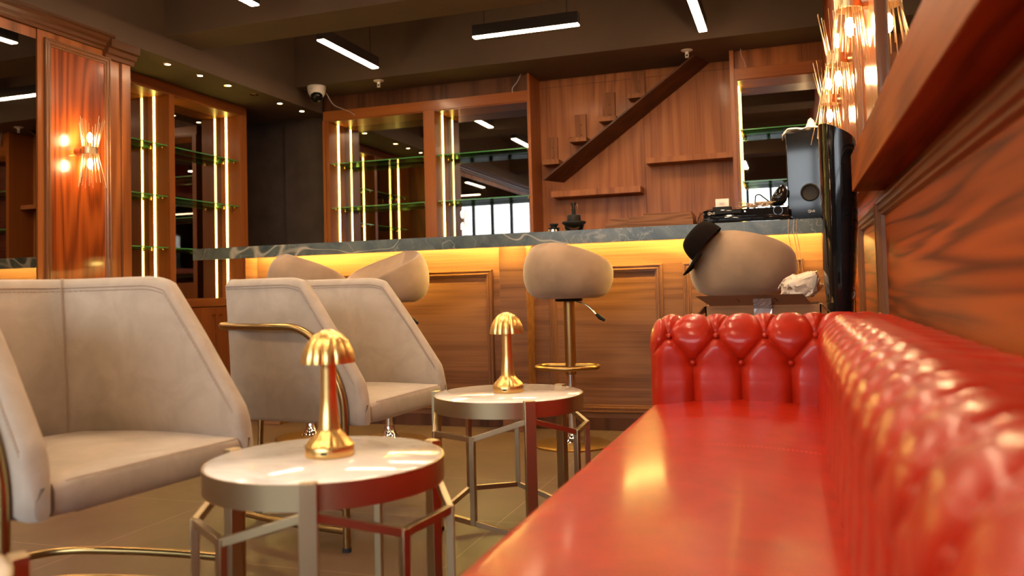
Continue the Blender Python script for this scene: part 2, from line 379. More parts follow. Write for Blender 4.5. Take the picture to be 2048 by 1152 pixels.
# right wall: wainscot, ledge, upper panels
wr = struct(MB().box(XR, .5, YF, YW+.02, 0, 1.16).box(.27, .5, YF, 6.02, 1.16, 2.98).box(.27, .5, 6.02, YW+.02, 1.16, 2.55).build('wall_right', 'wood_wain'))
for y0, y1 in ((-2.9, -.2), (-.1, 3.10), (3.16, 4.02)):
    mb = MB(); moulding(mb, [(XR, y0, .12), (XR, y1, .12), (XR, y1, 1.068), (XR, y0, 1.068)], [(u*1.1, h*1.2) for u, h in MP], (-1, 0, 0)); mb.build('wainscot_moulding', 'mould', wr)
for y0, y1 in ((2.50, 3.22), (3.30, 4.02), (-.6, .3)):
    MB().box(.262, .27, y0+.03, y1-.03, 1.3, 2.45).build('upper_panel', 'wood_panel', wr)
    mb = MB(); moulding(mb, [(.27, y0, 1.26), (.27, y1, 1.26), (.27, y1, 2.48), (.27, y0, 2.48)], [(u, h*1.3) for u, h in MP], (-1, 0, 0)); mb.build('upper_moulding', 'mould', wr)
struct(MB().box(.203, XR+.01, YF, 3.03, 1.10, 1.225).build('trim_3', 'wood_ledge', bevel=.003))
# mirrors
tag(MB().box(-3.962, -3.956, YF+.1, 3.528, .30, 2.275).build('wall_mirror', 'mirror'), 'large smoked mirror filling the left wall beside the lit panelled pier', 'mirror')
tag(MB().box(.262, .268, .5, 2.44, 1.30, 2.45).build('wall_mirror', 'mirror'), 'smoked mirror above the wooden ledge, nearest the camera', 'mirror')
# shop front behind the camera: black framed windows
wf = struct(MB().box(-5.4, -3.7, YF-.1, YF, 0, 2.98).box(.1, .5, YF-.1, YF, 0, 2.98).box(-3.7, .1, YF-.1, YF, 2.66, 2.98).box(-3.7, .1, YF-.1, YF, 0, .22).build('wall_front', 'wood_dark'))
wn = MB()
for i in range(10):
    x = -3.7+3.8*i/9; wn.box(x-.03, x+.03, YF-.07, YF-.01, .22, 2.66)
for z in (.22, 1.15, 1.95, 2.62): wn.box(-3.7, .1, YF-.07, YF-.01, z, z+.035)
wo = struct(wn.build('window_1', 'blackm')); MB().box(-3.7, .1, YF-.045, YF-.04, .25, 2.62).build('pane', 'pane', wo)
struct(MB().box(-14, 9, -10.2, -9.6, -.05, 2.4).build('wall_across_street', 'asphalt'))
struct(MB().box(-14, 9, -9.6, YF-.1, -.1, -.05).build('ground', 'asphalt'))

# ================================================================== LIGHTS THE ROOM HAS
def linear(loc, L, rz, label, cords=(.12,)):
    o = empty('linear_lamp', loc, label, 'ceiling lamp', rz, 'linear pendant lamps')
    MB().box(-L/2, L/2, -.031, .031, .006, .085).build('housing', 'housing', o, bevel=.002)
    MB().box(-L/2+.003, L/2-.003, -.026, .026, 0, .008).build('diffuser', 'lamp', o)
    for s_ in (-1, 1): MB().tube([(s_*(L/2-.08), 0, .08), (s_*(L/2-.08)+.0, .0, 2.98-loc[2])], .0022, 6).build('cord', 'blackm', o)
    return o
linear((-3.01, 5.36, 2.55), .80, pi/2, 'linear pendant lamp seen slanting beside the security camera')
linear((-3.00, 3.82, 2.55), .80, pi/2, 'linear pendant lamp in front of the beam, only its end in view')
linear((-1.655, 5.345, 2.55), .75, 0, 'linear pendant lamp running parallel to the bar')
linear((-.52, 5.44, 2.55), .80, pi/2, 'linear pendant lamp nearest the wall with the row of sconces')
for x, y, r in ((-1.65, 3.9, 0), (-.52, 3.7, pi/2), (-3.0, 2.3, pi/2), (-1.65, 2.4, 0), (-.60, 2.2, pi/2), (-3.0, .5, pi/2), (-1.65, .6, 0), (-.6, .6, pi/2), (-2.2, -.8, 0)):
    linear((x, y, 2.55), .78, r, 'linear pendant lamp over the seating, seen only in the mirrors')
for i, y in enumerate((4.62, 4.95, 5.27, 5.59, 5.94, 6.27)):
    n = ('nearest the crown moulding', 'second from the crown moulding', 'third from the crown moulding', 'the unlit one', 'second nearest the dark corner', 'nearest the dark corner')[i]
    o = empty('downlight', (-4.0, y, 2.41), 'recessed brass spotlight in the lowered ceiling, '+n, 'spotlight', 0, 'recessed spotlights over the left cabinet')
    MB().lathe([(.020, 0), (.020, -.003), (.032, -.003), (.034, 0)], 20).build('rim', 'gold', o, smooth=True)
    MB().lathe([(0, -.002), (.018, -.002), (.019, 0)], 16).build('lens', 'spotoff' if i == 3 else 'spot', o)
def sconce(loc, side, label):
    """side +1: wall on -x; -1: wall on +x. loc is the centre of the ring"""
    rd = random.Random(int(abs(loc[1])*100))
    o = empty('wall_sconce', loc, label, 'wall lamp', 0, 'brass rod wall sconces')
    d = -side*(.098 if side > 0 else .062)
    MB().tube([(d, 0, 0), (d*.5, 0, 0)], .024, 16).build('wall_bracket', 'sconce', o, smooth=True)
    mb = MB(); P = []
    for r, z in ((.041, -.02), (.043, -.02), (.043, .02), (.041, .02), (.041, -.02)):
        P.append([(r*cos(2*pi*k/28), r*sin(2*pi*k/28), z) for k in range(28)])
    mb.grid(P, wrap=True); mb.box(d*.6, .0, -.012, .012, -.008, .008); mb.build('ring', 'sconce', o)
    for up in (1, -1):
        for k in range(18):
            a = 2*pi*k/18; L = rd.uniform(.15, .225)*(.9 if up > 0 else 1); t = rd.uniform(.10, .26)
            if cos(a)*d > 0: t = min(t, .1)
            MB().tube([(.039*cos(a), .039*sin(a), up*.0), (.039*cos(a)+t*L*cos(a), .039*sin(a)+t*L*sin(a), up*L)], .0019, 6).build('rod', 'sconce', o)
        b = MB().lathe([(0, .046), (.006, .048), (.012, .058), (.0145, .072), (.013, .088), (.007, .102), (0, .108)], 14)
        if up < 0: bmesh.ops.scale(b.bm, vec=(1, 1, -1), verts=b.bm.verts)
        b.build('bulb', 'bulb', o, smooth=True)
        MB().tube([(0, 0, up*.0), (0, 0, up*.047)], .009, 12).build('socket', 'sconce', o, smooth=True)
    return o
sconce((-3.85, 3.80, 1.677), 1, 'brass rod wall sconce glowing on the left panelled pier')
sconce((.205, 2.86, 1.690), -1, 'brass rod wall sconce nearest the ledge, cut by the top of the picture')
sconce((.205, 3.55, 1.685), -1, 'brass rod wall sconce on the right wall, middle of the row')
sconce((.200, 4.25, 1.670), -1, 'brass rod wall sconce farthest along the right wall, just above the black floor speaker')

# sprinklers, camera, loose cords
for x, y, t in ((-3.16, 6.10, 'above the left end of the back cabinet'), (-.68, 6.25, 'above the slanting dark board')):
    o = empty('sprinkler', (x, y, 2.55), 'small white fire sprinkler head on the soffit '+t, 'sprinkler', 0, 'sprinkler heads')
    MB().lathe([(0, 0), (.042, 0), (.042, -.004), (.030, -.010), (.012, -.012), (.012, -.03), (0, -.03)], 24).build('cover_plate', 'white', o, smooth=True)
    MB().tube([(-.010, 0, -.02), (-.012, 0, -.042), (0, 0, -.052), (.012, 0, -.042), (.010, 0, -.02)], .003, 6).lathe([(0, -.052), (.014, -.052), (.014, -.056), (0, -.056)], 12).build('head', 'white', o, smooth=True)
o = empty('security_camera', (-3.72, 6.06, 2.55), 'white dome security camera hanging in the ceiling corner', 'camera')
MB().lathe([(0, 0), (.075, 0), (.077, -.012), (.070, -.06), (.055, -.085), (.035, -.098)], 28).build('housing', 'white', o, smooth=True)
sp = MB().lathe([(0, -.05), (.03, -.046), (.046, -.022), (.05, 0), (.046, .022), (.03, .044), (0, .05)][::1], 24); bmesh.ops.translate(sp.bm, vec=(.012, -.02, -.085), verts=sp.bm.verts); sp.build('dome', 'black', o, smooth=True)
MB().box(-.018, .012, -.0765, -.075, -.034, -.029).build('marking', 'greycord', o)
def cord(name, pts, r, m_, label, cat='cable'):
    o = MB().tube(fillet(pts, .05, 6), r, 6).build(name, m_, smooth=True); tag(o, label, cat); return o
cord('cable', [(-3.66, 6.11, 2.50), (-3.62, 6.15, 2.40), (-3.585, 6.38, 2.385), (-3.54, 6.38, 2.35)], .003, 'greycord', 'pale cable drooping from the white security camera')
cord('cable', [(-2.02, 6.38, 2.55), (-2.05, 6.38, 2.49), (-2.10, 6.38, 2.44), (-2.10, 6.385, 2.405)], .003, 'greycord', 'pale cable drooping from the soffit above the lit mirror bays')
cord('cable', [(-.30, 6.38, 2.55), (-.30, 6.375, 2.50), (-.275, 6.38, 2.45), (-.27, 6.385, 2.405)], .003, 'greycord', 'pale cable drooping above the right mirror bay')

# ================================================================== DISPLAY CABINETS
def glass_shelf(parent, x0, x1, y0, y1, z, front):
    """front: 'x' or 'y' tells which sides show the green polished edge"""
    mb = MB(); mb.box(x0, x1, y0, y1, z-.008, z)
    for f in mb.bm.faces:
        f.material_index = 0 if abs(f.calc_center_median().z-(z-.004)) > .003 else 1
    return mb.build('glass_shelf', ['glass', 'gedge'], parent)
def brackets(parent, pts):
    for p in pts: MB().lathe([(0, -.012), (.006, -.012), (.008, -.004), (.008, 0), (0, 0)], 10, p).build('shelf_pin', 'gold', parent, smooth=True)
# left cabinet (faces +x), face at x=-4.35
lc = empty('display_cabinet', (0, 0, 0), 'tall walnut display cabinet on the left wall, with cupboards below its lit glass shelves', 'cabinet')
fx, bx = -4.35, -4.55
Y0, Y1 = 4.20, 5.957
MB().box(bx-.05, fx, Y0, Y1, 2.332, 2.408).build('top_rail', 'wood_frame_y', lc, bevel=.002)
MB().box(bx-.04, fx-.004, Y0, Y1, 2.325, 2.332).build('top_panel', 'wood_frame_y', lc)
for a, b_ in ((Y0, 4.22), (5.035, 5.092), (5.875, Y1)):
    MB().box(bx-.05, fx, a, b_, .80, 2.332).build('upright', 'wood_frame', lc, bevel=.002)
MB().box(fx, fx+.006, 5.925, 5.957, .0, 2.40).build('edge_strip', 'wood_frame', lc)
MB().box(bx-.05, fx+.02, Y0, Y1, .735, .80).build('base_top', 'wood_frame_y', lc, bevel=.002)
MB().box(bx-.05, fx, Y0, Y1, .0, .735).build('base_box', 'wood_frame', lc)
for i in range(4):
    ya, yb = Y0+.01+i*.435, Y0+.01+(i+1)*.435-.006
    d = MB().box(fx, fx+.018, ya, yb, .06, .728).build('cupboard_door', 'cupb', lc, bevel=.0015)
    MB().lathe([(0, 0), (.011, -.002), (.011, -.012), (.005, -.016), (.005, -.03)], 14, (0, 0, 0)).build('knob', 'gold', d, smooth=True)
    k = d.children[0]; k.location = (fx+.045, (yb-.035) if i % 2 == 0 else (ya+.035), .665); k.rotation_euler = (0, pi/2, 0)
for a, b_ in ((4.22, 5.035), (5.092, 5.875)):
    MB().box(bx, bx+.006, a, b_, .80, 2.325).build('mirror_back', 'mirror', lc)
    MB().box(bx+.055, bx+.070, b_-.004, b_-.0005, .802, 2.322).build('led_strip', 'led', lc)
    MB().box(bx+.055, bx+.070, a+.0005, a+.004, .802, 2.322).build('led_strip', 'led', lc)
    for z in (1.945, 1.565, 1.185):
        glass_shelf(lc, bx+.012, fx-.015, a+.004, b_-.005, z, 'x')
        brackets(lc, [(x, y, z-.009) for x in (bx+.04, fx-.045) for y in (a+.02, b_-.02)])
# back cabinet (faces -y), face at y=6.4
def back_cab(label, X0, X1, bays, ztop):
    o = empty('display_cabinet', (0, 0, 0), label, 'cabinet')
    MB().box(X0, X1, 6.40, 6.69, ztop-.0, ztop+.085).build('top_rail', 'wood_frame_h', o, bevel=.002)
    ups = [X0]+[q for b in bays for q in b[:2]]+[X1]
    for a, b_ in zip(ups[::2], ups[1::2]):
        if b_-a > .005: MB().box(a, b_, 6.40, 6.69, 0, ztop).build('upright', 'wood_frame', o, bevel=.002)
    MB().box(X0+.01, X1-.01, 6.41, 6.69, 0, .95).build('base_box', 'wood_frame', o)
    for bay in bays:
        a, b_ = bay
        MB().box(a, b_, 6.41, 6.69, ztop-.008, ztop).build('top_panel', 'wood_frame_h', o)
        MB().box(a, b_, 6.672, 6.679, .95, ztop-.008).build('mirror_back', 'mirror', o)
        MB().box(a+.0005, a+.005, 6.553, 6.569, .955, ztop-.01).build('led_strip', 'led', o)
        for z in (1.955, 1.565):
            glass_shelf(o, a+.006, b_-.004, 6.425, 6.66, z, 'y')
            brackets(o, [(x, y, z-.009) for x in (a+.022, b_-.02) for y in (6.45, 6.63)])
    return o
back_cab('wide walnut display cabinet behind the bar with two lit mirrored bays under the security camera', -3.87, -1.957, [(-3.815, -2.905), (-2.80, -1.985)], 2.33)
MB().box(-3.87, -3.845, 6.388, 6.40, 0, 2.335).build('edge_strip', 'wood_frame', bpy.data.objects['display_cabinet.001'])
back_cab('narrow walnut display cabinet behind the loudspeaker at the right wall end', -.38, .268, [(-.335, .264)], 2.325)
struct(MB().box(-3.87, -1.975, 6.425, 6.66, 2.415, 2.552).build('trim_4', 'wood_dark'))
struct(MB().box(-.36, .27, 6.425, 6.66, 2.41, 2.552).build('trim_5', 'wood_v'))
struct(MB().box(-1.975, -1.955, 6.39, YW, 0, 2.552).box(-.385, -.355, 6.39, YW, 0, 2.552).build('trim_6', 'wood_frame'))

# centre panel: slanting board, block brackets, long shelves
d = Vector((1.20, 0, .858)).normalized(); up = Vector((-d.z, 0, d.x))
mb = MB(); V = []
for (x, y, z) in ((-1.862, 6.40, 1.672), (-1.765, 6.672, 1.680)):
    a = Vector((x, y, z)); e = (2.548-z)/d.z; e2 = (2.548-z-up.z*.012)/d.z
    V.append([mb.bm.verts.new(q) for q in (a, a+d*e, a+up*.012+d*e2, a+up*.012)])
for i in range(4): mb.bm.faces.new((V[0][i], V[0][(i+1) % 4], V[1][(i+1) % 4], V[1][i]))
mb.bm.faces.new(V[0]); mb.bm.faces.new(V[1][::-1])
tag(mb.build('slanting_board', 'wood_stair'), 'dark walnut board slanting up across the back panelling like a stair string', 'board')
for i, (x0, x1, zt, px0, px1, pt) in enumerate(((-1.905, -1.765, 1.855, -1.905, -1.808, 2.062), (-1.672, -1.53, 2.022, -1.655, -1.56, 2.232), (-1.423, -1.282, 2.168, -1.417, -1.315, 2.392), (-1.183, -1.042, 2.332, -1.172, -1.065, 2.54))):
    o = empty('block_bracket', (0, 0, 0), ('lowest', 'second lowest', 'second highest', 'highest')[i]+' of the small walnut ledges stepping up above the slanting board', 'shelf', 0, 'small stepped ledges')
    MB().box(x0, x1, 6.52, YW, zt-.038, zt).build('shelf_board', 'block', o, bevel=.0015)
    MB().box(px0, px1, 6.655, YW, zt, pt).build('back_plate', 'block', o, bevel=.001)
    for z in (zt+.035, zt+.12): MB().tube([((px0+px1)/2+.008, 6.651, z), ((px0+px1)/2+.008, 6.66, z)], .006, 10).build('dowel', 'wood_dark', o)
tag(MB().box(-1.057, -.386, 6.52, YW, 1.765, 1.808).build('wall_shelf', 'wood_back', bevel=.0015), 'upper long walnut wall shelf, against the right side of the panelling', 'shelf', 'long wall shelves')
tag(MB().box(-1.835, -1.105, 6.52, YW, 1.545, 1.595).build('wall_shelf', 'wood_back', bevel=.0015), 'lower long walnut wall shelf above the black grinder parts', 'shelf', 'long wall shelves')

# ================================================================== BAR
bar = empty('bar_counter', (0, 0, 0), 'walnut bar front with moulded panels, lit from under its stone top', 'bar')
MB().box(-3.40, XR-.002, 4.63, 4.90, 0, 1.061).build('front_panel', 'wood_h', bar)
MB().box(-3.21, -3.06, 4.49, 4.63, 0, 1.061).build('pilaster', 'wood_h', bar, bevel=.002)
MB().box(-1.585, -1.425, 4.49, 4.63, 0, 1.061).build('pilaster', 'wood_h', bar, bevel=.002)
MB().box(.165, XR-.004, 4.60, 4.63, 0, 1.061).build('corner_board', 'wood_h', bar, bevel=.002)
MPB = [(u*.95, h) for u, h in MP]
for x0, x1 in ((-2.98, -1.675), (-1.33, -.677), (-.567, .060)):
    mb = MB(); moulding(mb, [(x0, 4.63, .10), (x1, 4.63, .10), (x1, 4.63, .925), (x0, 4.63, .925)], MPB, (0, -1, 0)); mb.build('panel_moulding', 'mould', bar)
MB().box(-3.02, XR-.14, 4.625, 4.63, 0, .07).build('skirting', 'wood_dark', bar)
for a, b_, y in ((-3.38, -3.215, 4.54), (-3.20, -3.07, 4.41), (-3.05, -1.59, 4.54), (-1.575, -1.435, 4.41), (-1.42, XR-.01, 4.54)):
    MB().box(a, b_, y, y+.01, 1.056, 1.0615).build('led_strip', 'barled', bar)
tag(MB().prism([(4.27, 1.037), (4.32, 1.037), (4.322, 1.062), (5.00, 1.062), (5.00, 1.107), (4.27, 1.107)], -3.52, XR-.002, lambda u, v, d: (d, u, v)).build('countertop', 'gmarble'), 'long dark green marble countertop with pale veins', 'countertop')
c_ = bpy.data.objects['countertop']

# ================================================================== ITEMS ON THE BAR
ZC = 1.107
def lg_logo(parent, loc, rz=0, h=.013):
    o = MB().tube([(h*.55*cos(t/20*2*pi), 0, h*.55*sin(t/20*2*pi)) for t in range(20)], h*.09, 6, closed=True)
    o.tube([(0, 0, h*.28), (0, 0, -h*.22), (h*.28, 0, -h*.22)], h*.07, 6)
    t = bpy.data.curves.new('lettering', 'FONT'); t.body = 'LG'; t.size = h*1.15; t.extrude = .0004; t.align_y = 'CENTER'
    to = bpy.data.objects.new('lettering', t); me = bpy.data.meshes.new_from_object(to)
    b = bmesh.new(); b.from_mesh(me); bmesh.ops.rotate(b, cent=(0, 0, 0), matrix=Matrix.Rotation(pi/2, 3, 'X'), verts=b.verts); bmesh.ops.translate(b, vec=(h*.8, 0, 0), verts=b.verts)
    tmp = bpy.data.meshes.new('t'); b.to_mesh(tmp); o.bm.from_mesh(tmp)
    q = o.build('logo', 'white', parent); q.location = loc; q.rotation_euler = (0, 0, rz); return q
# grinder bowl / accessory with black lid and tall neck
o = empty('grinder_jar', (-1.145, 4.52, ZC), 'black grinder jar upside down on its lid with a tall spindle', 'grinder')
MB().lathe([(0, 0), (.062, 0), (.064, .006), (.05, .012), (.02, .014)], 30).build('base_plate', 'chrome', o, smooth=True)
MB().lathe([(.040, .012), (.050, .02), (.056, .045)], 30).build('bowl', 'acrylic', o, smooth=True)
MB().lathe([(0, .03), (.05, .043), (.068, .058), (.066, .066), (.040, .068), (.038, .10), (.034, .104), (0, .104)], 30).build('collar', 'blackm', o, smooth=True)
MB().lathe([(.012, .104), (.011, .16), (.016, .162), (.016, .172), (0, .174)], 16).build('spindle', 'blackm', o, smooth=True)
for k in range(5): MB().tube([(.012*cos(k*1.26), .012*sin(k*1.26), .125), (.026*cos(k*1.26), .026*sin(k*1.26), .14), (.02*cos(k*1.26), .02*sin(k*1.26), .17)], .0014, 5).build('whisk_wire', 'chrome', o)
o = empty('small_grinder', (-1.262, 4.52, ZC), 'small stack of black grinder lids beside the taller jar', 'lid')
MB().lathe([(0, 0), (.048, 0), (.05, .008), (.035, .012), (.033, .026), (0, .028)], 26).build('plate', 'chrome', o, smooth=True)
MB().lathe([(.03, .026), (.032, .036), (.018, .040), (.018, .048), (.026, .052), (.024, .06), (0, .062)], 24).build('cap', 'blackm', o, smooth=True)
# loose walnut boards
bd = [(-.955, -.80, 4.46, 4.60, 0, .042, 'short loose walnut board lying at the left of the pile'), (-.935, -.80, 4.48, 4.62, .042, .066, 'short walnut board on top of the left short board'),
      (-.822, -.478, 4.40, 4.60, .008, .040, 'thick long walnut board at the bottom front of the pile'), (-.815, -.482, 4.41, 4.60, .040, .068, 'long walnut board lying second in the pile'),
      (-.74, -.49, 4.43, 4.60, .068, .082, 'thin walnut board on top of the pile')]
for i, (a, b_, y0, y1, z0, z1, lb) in enumerate(bd):
    tag(MB().box(a, b_, y0, y1, ZC+z0, ZC+z1).build('walnut_board', 'plank', bevel=.001), lb, 'board', 'loose walnut boards on the bar')
tag(MB().box(-.80, -.49, 4.42, 4.58, ZC, ZC+.008).build('support_strip', 'blackm'), 'thin black strip under the pile of boards', 'strip')
o = empty('wooden_box', (-.40, 4.74, ZC), 'open walnut box with dark inside standing behind the black player', 'box')
MB().box(-.075, .14, -.06, -.05, 0, .095).box(-.075, -.065, -.05, .10, 0, .095).box(.13, .14, -.05, .10, 0, .095).box(-.065, .13, .09, .10, 0, .095).box(-.065, .13, -.05, .09, 0, .01).build('box_body', 'block', o)
# disc player
o = empty('disc_player', (-.215, 4.46, ZC), 'glossy black home theatre disc player on the marble bar', 'player')
mb = MB(); poly = [(-.215, -.07), (-.16, -.092), (0, -.10), (.16, -.092), (.215, -.07), (.215, .16), (-.215, .16)]
mb.prism(poly, .010, .036, lambda u, v, d: (u, v, d)); mb.build('lower_body', 'black', o, bevel=.008, seg=3)
mb = MB(); mb.prism([(-.212, -.055), (-.1, -.068), (.1, -.068), (.212, -.055), (.212, .155), (-.212, .155)], .036, .078, lambda u, v, d: (u, v+(d-.036)*.5 if v < 0 else v, d)); mb.build('upper_body', 'black', o, bevel=.006, seg=3)
MB().tube([(.16, -.052, .062), (.16, -.068, .058)], .021, 24).build('volume_dial', 'blackm', o, smooth=True)
MB().tube([(.16+.022*cos(t/24*2*pi), -.069, .058+.022*sin(t/24*2*pi)) for t in range(24)], .0014, 6, closed=True).build('dial_ring', 'screen', o)
MB().box(-.155, -.02, -.0665, -.06, .056, .070).build('disc_tray', 'blackm', o)
MB().tube([(.0, -.066, .062), (.0, -.074, .062)], .004, 12).build('button', 'chrome', o)
for x in (-.18, .18):
    for y in (-.05, .12): MB().tube([(x, y, 0), (x, y, .012)], .014, 14).build('foot', 'rubber', o)
lg_logo(o, (-.178, -.0665, .060))
# card reader with a slip
o = empty('card_reader', (-.335, 4.50, ZC+.078), 'small grey card reader with a white printed slip, on the player', 'card reader')
MB().box(-.048, .048, -.03, .03, 0, .022).build('body', 'blackm', o, bevel=.004)
sl = MB(); sl.box(-.034, .034, -.003, .003, 0, .046, Matrix.Translation((0, 0, .02)) @ Matrix.Rotation(-.15, 4, 'X')); sp_ = sl.build('paper_slip', 'paper', o)
for z in (.030, .037): MB().box(-.014, .012, -.0075, -.0035, z+.008, z+.0095).build('print_line', 'greycord', sp_)
cord('power_cable', [(-.385, 4.50, ZC+.09), (-.42, 4.49, ZC+.085), (-.455, 4.46, ZC+.055), (-.458, 4.43, ZC+.006), (-.44, 4.42, ZC+.004)], .0025, 'blackm', 'thin black cable running from the card reader down to the marble')
# tangle of cables on the player
tang = bpy.data.objects
rd = random.Random(3)
mb = MB()
for k in range(16):
    pts = []; cx = rd.uniform(-.24, -.05); cy = rd.uniform(4.44, 4.56)
    for j in range(7): pts.append((cx+rd.uniform(-.07, .07), cy+rd.uniform(-.04, .04), ZC+.083+rd.uniform(0, .038)))
    mb.tube(fillet(pts, .03, 5), .0017, 5)
tag(mb.build('cable_tangle', 'wire', smooth=True), 'tangled heap of thin beige cables on top of the black player', 'cables')
cord('plug_cable', [(-.17, 4.50, ZC+.085), (-.165, 4.49, ZC+.15), (-.145, 4.485, ZC+.155), (-.10, 4.48, ZC+.115), (-.075, 4.47, ZC+.09)], .004, 'blackm', 'black cable arching above the cable tangle to its plug')
# satellite speaker lying on the player
o = empty('satellite_speaker', (-.052, 4.47, ZC+.078), 'small teardrop black speaker leaning on the right end of the player', 'speaker', 0)
P = []
for i in range(15):
    t = i/14; r = .052*sin(pi*(t**.75))**.6 if 0 < t < 1 else .0005
    P.append([(.012+t*.03-.030+r*cos(2*pi*k/20)*.75+.012, r*sin(2*pi*k/20)*.8, .004+t*.115) for k in range(20)])
mb = MB(); mb.grid(P, wrap=True); mb.build('shell', 'black', o, smooth=True)
MB().tube([(.0385, -.001, .062), (.0445, -.001, .061)], .030, 24).build('grille', 'blackm', o, smooth=True)
# subwoofer
o = empty('subwoofer', (.075, 4.53, ZC), 'tall glossy black subwoofer box with a round port, standing on the bar', 'speaker', -.10)
MB().box(-.078, .095, -.05, .30, .006, .465).build('cabinet', 'black', o, bevel=.006, seg=3)
mb = MB(); P = []
for r, y in ((.044, -.052), (.046, -.056), (.040, -.058), (.037, -.0545), (.030, -.0525), (0.001, -.0520)): P.append([(.032+r*cos(2*pi*k/32), y, .148+r*sin(2*pi*k/32)) for k in range(32)])
mb.grid(P, wrap=True); mb.build('bass_port', 'blackm', o, smooth=True)
lg_logo(o, (.026, -.0515, .052), 0, .012)
o = empty('white_cloth', (.075, 4.57, ZC+.472), 'crumpled white wrapping lying over the top of the subwoofer', 'wrapping')
mb = MB(); rd = random.Random(5); P = []
for i in range(15):
    row = []
    for j in range(15):
        u, v = i/14, j/14; x = -.098+.185*u; y = -.075+.17*v; z = .012+.014*noise.noise(Vector((u*5, v*5, 2)))
        if u < .12: z -= (.12-u)*.25
        if .62 < u < .95 and .2 < v < .8: z += .062*max(0, sin((u-.62)/.33*pi))*sin((v-.2)/.6*pi)*(1+.5*noise.noise(Vector((u*14, v*14, 1))))
        row.append((x, y, z))
    P.append(row)
mb.grid(P); q = mb.build('cloth', 'paper', o, smooth=True); q.modifiers.new('t', 'SOLIDIFY').thickness = .004
MB().tube(fillet([(-.085, -.068, .0), (-.075, -.075, -.03), (-.055, -.0735, -.055), (-.05, -.073, -.062)], .02), .003, 6).build('loose_strip', 'paper', o)
for i, x in enumerate((-.012, .012, .026)):
    cord('hanging_wire', [(x+.012, 4.40, ZC+.004), (x+.006, 4.262, ZC+.003), (x, 4.258, ZC-.06), (x+.012, 4.262, .98), (x+.018+.004*i, 4.27, .885-.03*i)], .0016, 'wire',
         ('thin beige wire hanging over the marble edge, leftmost of three', 'thin beige wire hanging over the marble edge, middle of three', 'thin beige wire hanging over the marble edge, rightmost of three')[i])
# boat shaped floor speaker beside the right wall
o = empty('floor_speaker', (.172, 3.22, 0), 'tall narrow boat-shaped glossy black floor speaker standing between sofa and bar', 'speaker')
mb = MB(); P = []
for z, wd, dx in ((.02, .030, -.010), (.3, .036, -.010), (.6, .045, -.012), (.72, .054, -.012), (.85, .066, -.008), (1.0, .0715, -.003), (1.15, .0735, 0), (1.28, .073, 0), (1.375, .072, 0)):
    row = []
    for k in range(40):
        a = 2*pi*k/40; ex = .75
        x = wd*.86*(abs(cos(a))**ex)*(1 if cos(a) > 0 else -1); y = .12*(abs(sin(a))**1.25)*(1 if sin(a) > 0 else -1)*(.5+.5*wd/.073)
        zz = z-(.040+x*.55 if z > 1.3 else 0)
        row.append((x+dx, y, zz))
    P.append(row)
V = mb.grid(P, wrap=True); mb.bm.faces.new(V[-1]); mb.bm.faces.new(V[0][::-1]); mb.build('cabinet', 'black', o, smooth=True)
MB().lathe([(0, 0), (.10, 0), (.10, .012), (.03, .02), (0, .02)], 30).build('base', 'black', o, smooth=True)
MB().tube([(.030, -.058, .775), (.030, -.066, .775)], .0035, 10).build('red_socket', simple('red_socket', (.35, .01, .02), .4), o)
MB().tube(fillet([(.030, -.052, .765), (.034, -.070, .755), (.030, -.070, .745), (.024, -.060, .735)], .01), .0015, 6).build('wire_tail', 'greycord', o)

# ================================================================== CHESTERFIELD SOFA
sofa = empty('chesterfield_sofa', (0, 0, 0), 'long red leather chesterfield sofa with deep buttoned back and end arm along the right wall', 'sofa')
A_, B_ = .1375, .082         # button spacing along / between rows
def profile(flat=False):
    """(offset from inner face, z) with arc length; offset grows away from the sitter"""
    p = [(0.0, .385), (.003, .45), (.005, .52), (.004, .575)]
    if flat: p += [(.090+.087*cos(a), .620+.087*sin(a)) for a in [radians(t) for t in range(180, 89, -6)]]+[(.200, .698), (.206, .66)]
    else: p += [(.090+.087*cos(a), .620+.087*sin(a)) for a in [radians(t) for t in range(180, -41, -6)]]+[(.162, .52), (.165, .40), (.165, .05)]
    out = []; L = 0
    for (a, b), (c, d_) in zip(p, p[1:]):
        seg = hypot(c-a, d_-b); n = max(1, int(seg/.003))
        if b < .5 and a > .15: n = 6
        for i in range(n): out.append((a+(c-a)*i/n, b+(d_-b)*i/n, L+seg*i/n))
        L += seg
    out.append((*p[-1], L)); return out
PR = profile(); PF = profile(True)
def normals(PR):
    NR = []
    for i, p in enumerate(PR):
        a, b = PR[max(0, i-2)], PR[min(len(PR)-1, i+2)]; t = Vector((b[0]-a[0], b[1]-a[1])).normalized(); NR.append(Vector((-t.y, t.x)))
    return NR
NR = normals(PR); NF = normals(PF)
def s_at(z):  # arc length where the inner face reaches height z
    for p in PR:
        if p[1] >= z: return p[2]
S1 = s_at(.570)      # lowest button row
def puff(u, s):
    """u along the sofa, s arc length -> height of the upholstery (0..1)"""
    d = s-S1; v = d/B_ if d < B_ else 1+(d-B_)/.230
    fl = lambda t: 1-(1-t)**2.8
    if v < 0:
        a = abs(sin(pi*u/A_)); k = min(1, -v/1.0); k = k*k*(3-2*k)
        h0 = .66*(.85*fl(a)**1.1+.15*a*a); h1 = (1-(1-a)**3.6)*(1-.10*k)
        h = h0*(1-k)+h1*k
    elif v > 2.6: return .72*max(0, 1-(v-2.6)*1.2)
    else:
        p, q = u/A_+v/2, u/A_-v/2
        a, b = abs(sin(pi*p)), abs(sin(pi*q))
        h = .66*(.85*(fl(a)*fl(b))**.55+.15*a*b)
    for j, dj in ((0, 0), (1, B_), (2, B_+.230)):
        du = (u/A_-(.5 if j % 2 else 0)); du = (du-round(du))*A_; r2 = du*du+(d-dj)**2
        if r2 < .0025: h -= .42*math.exp(-r2/.00030)
    return h
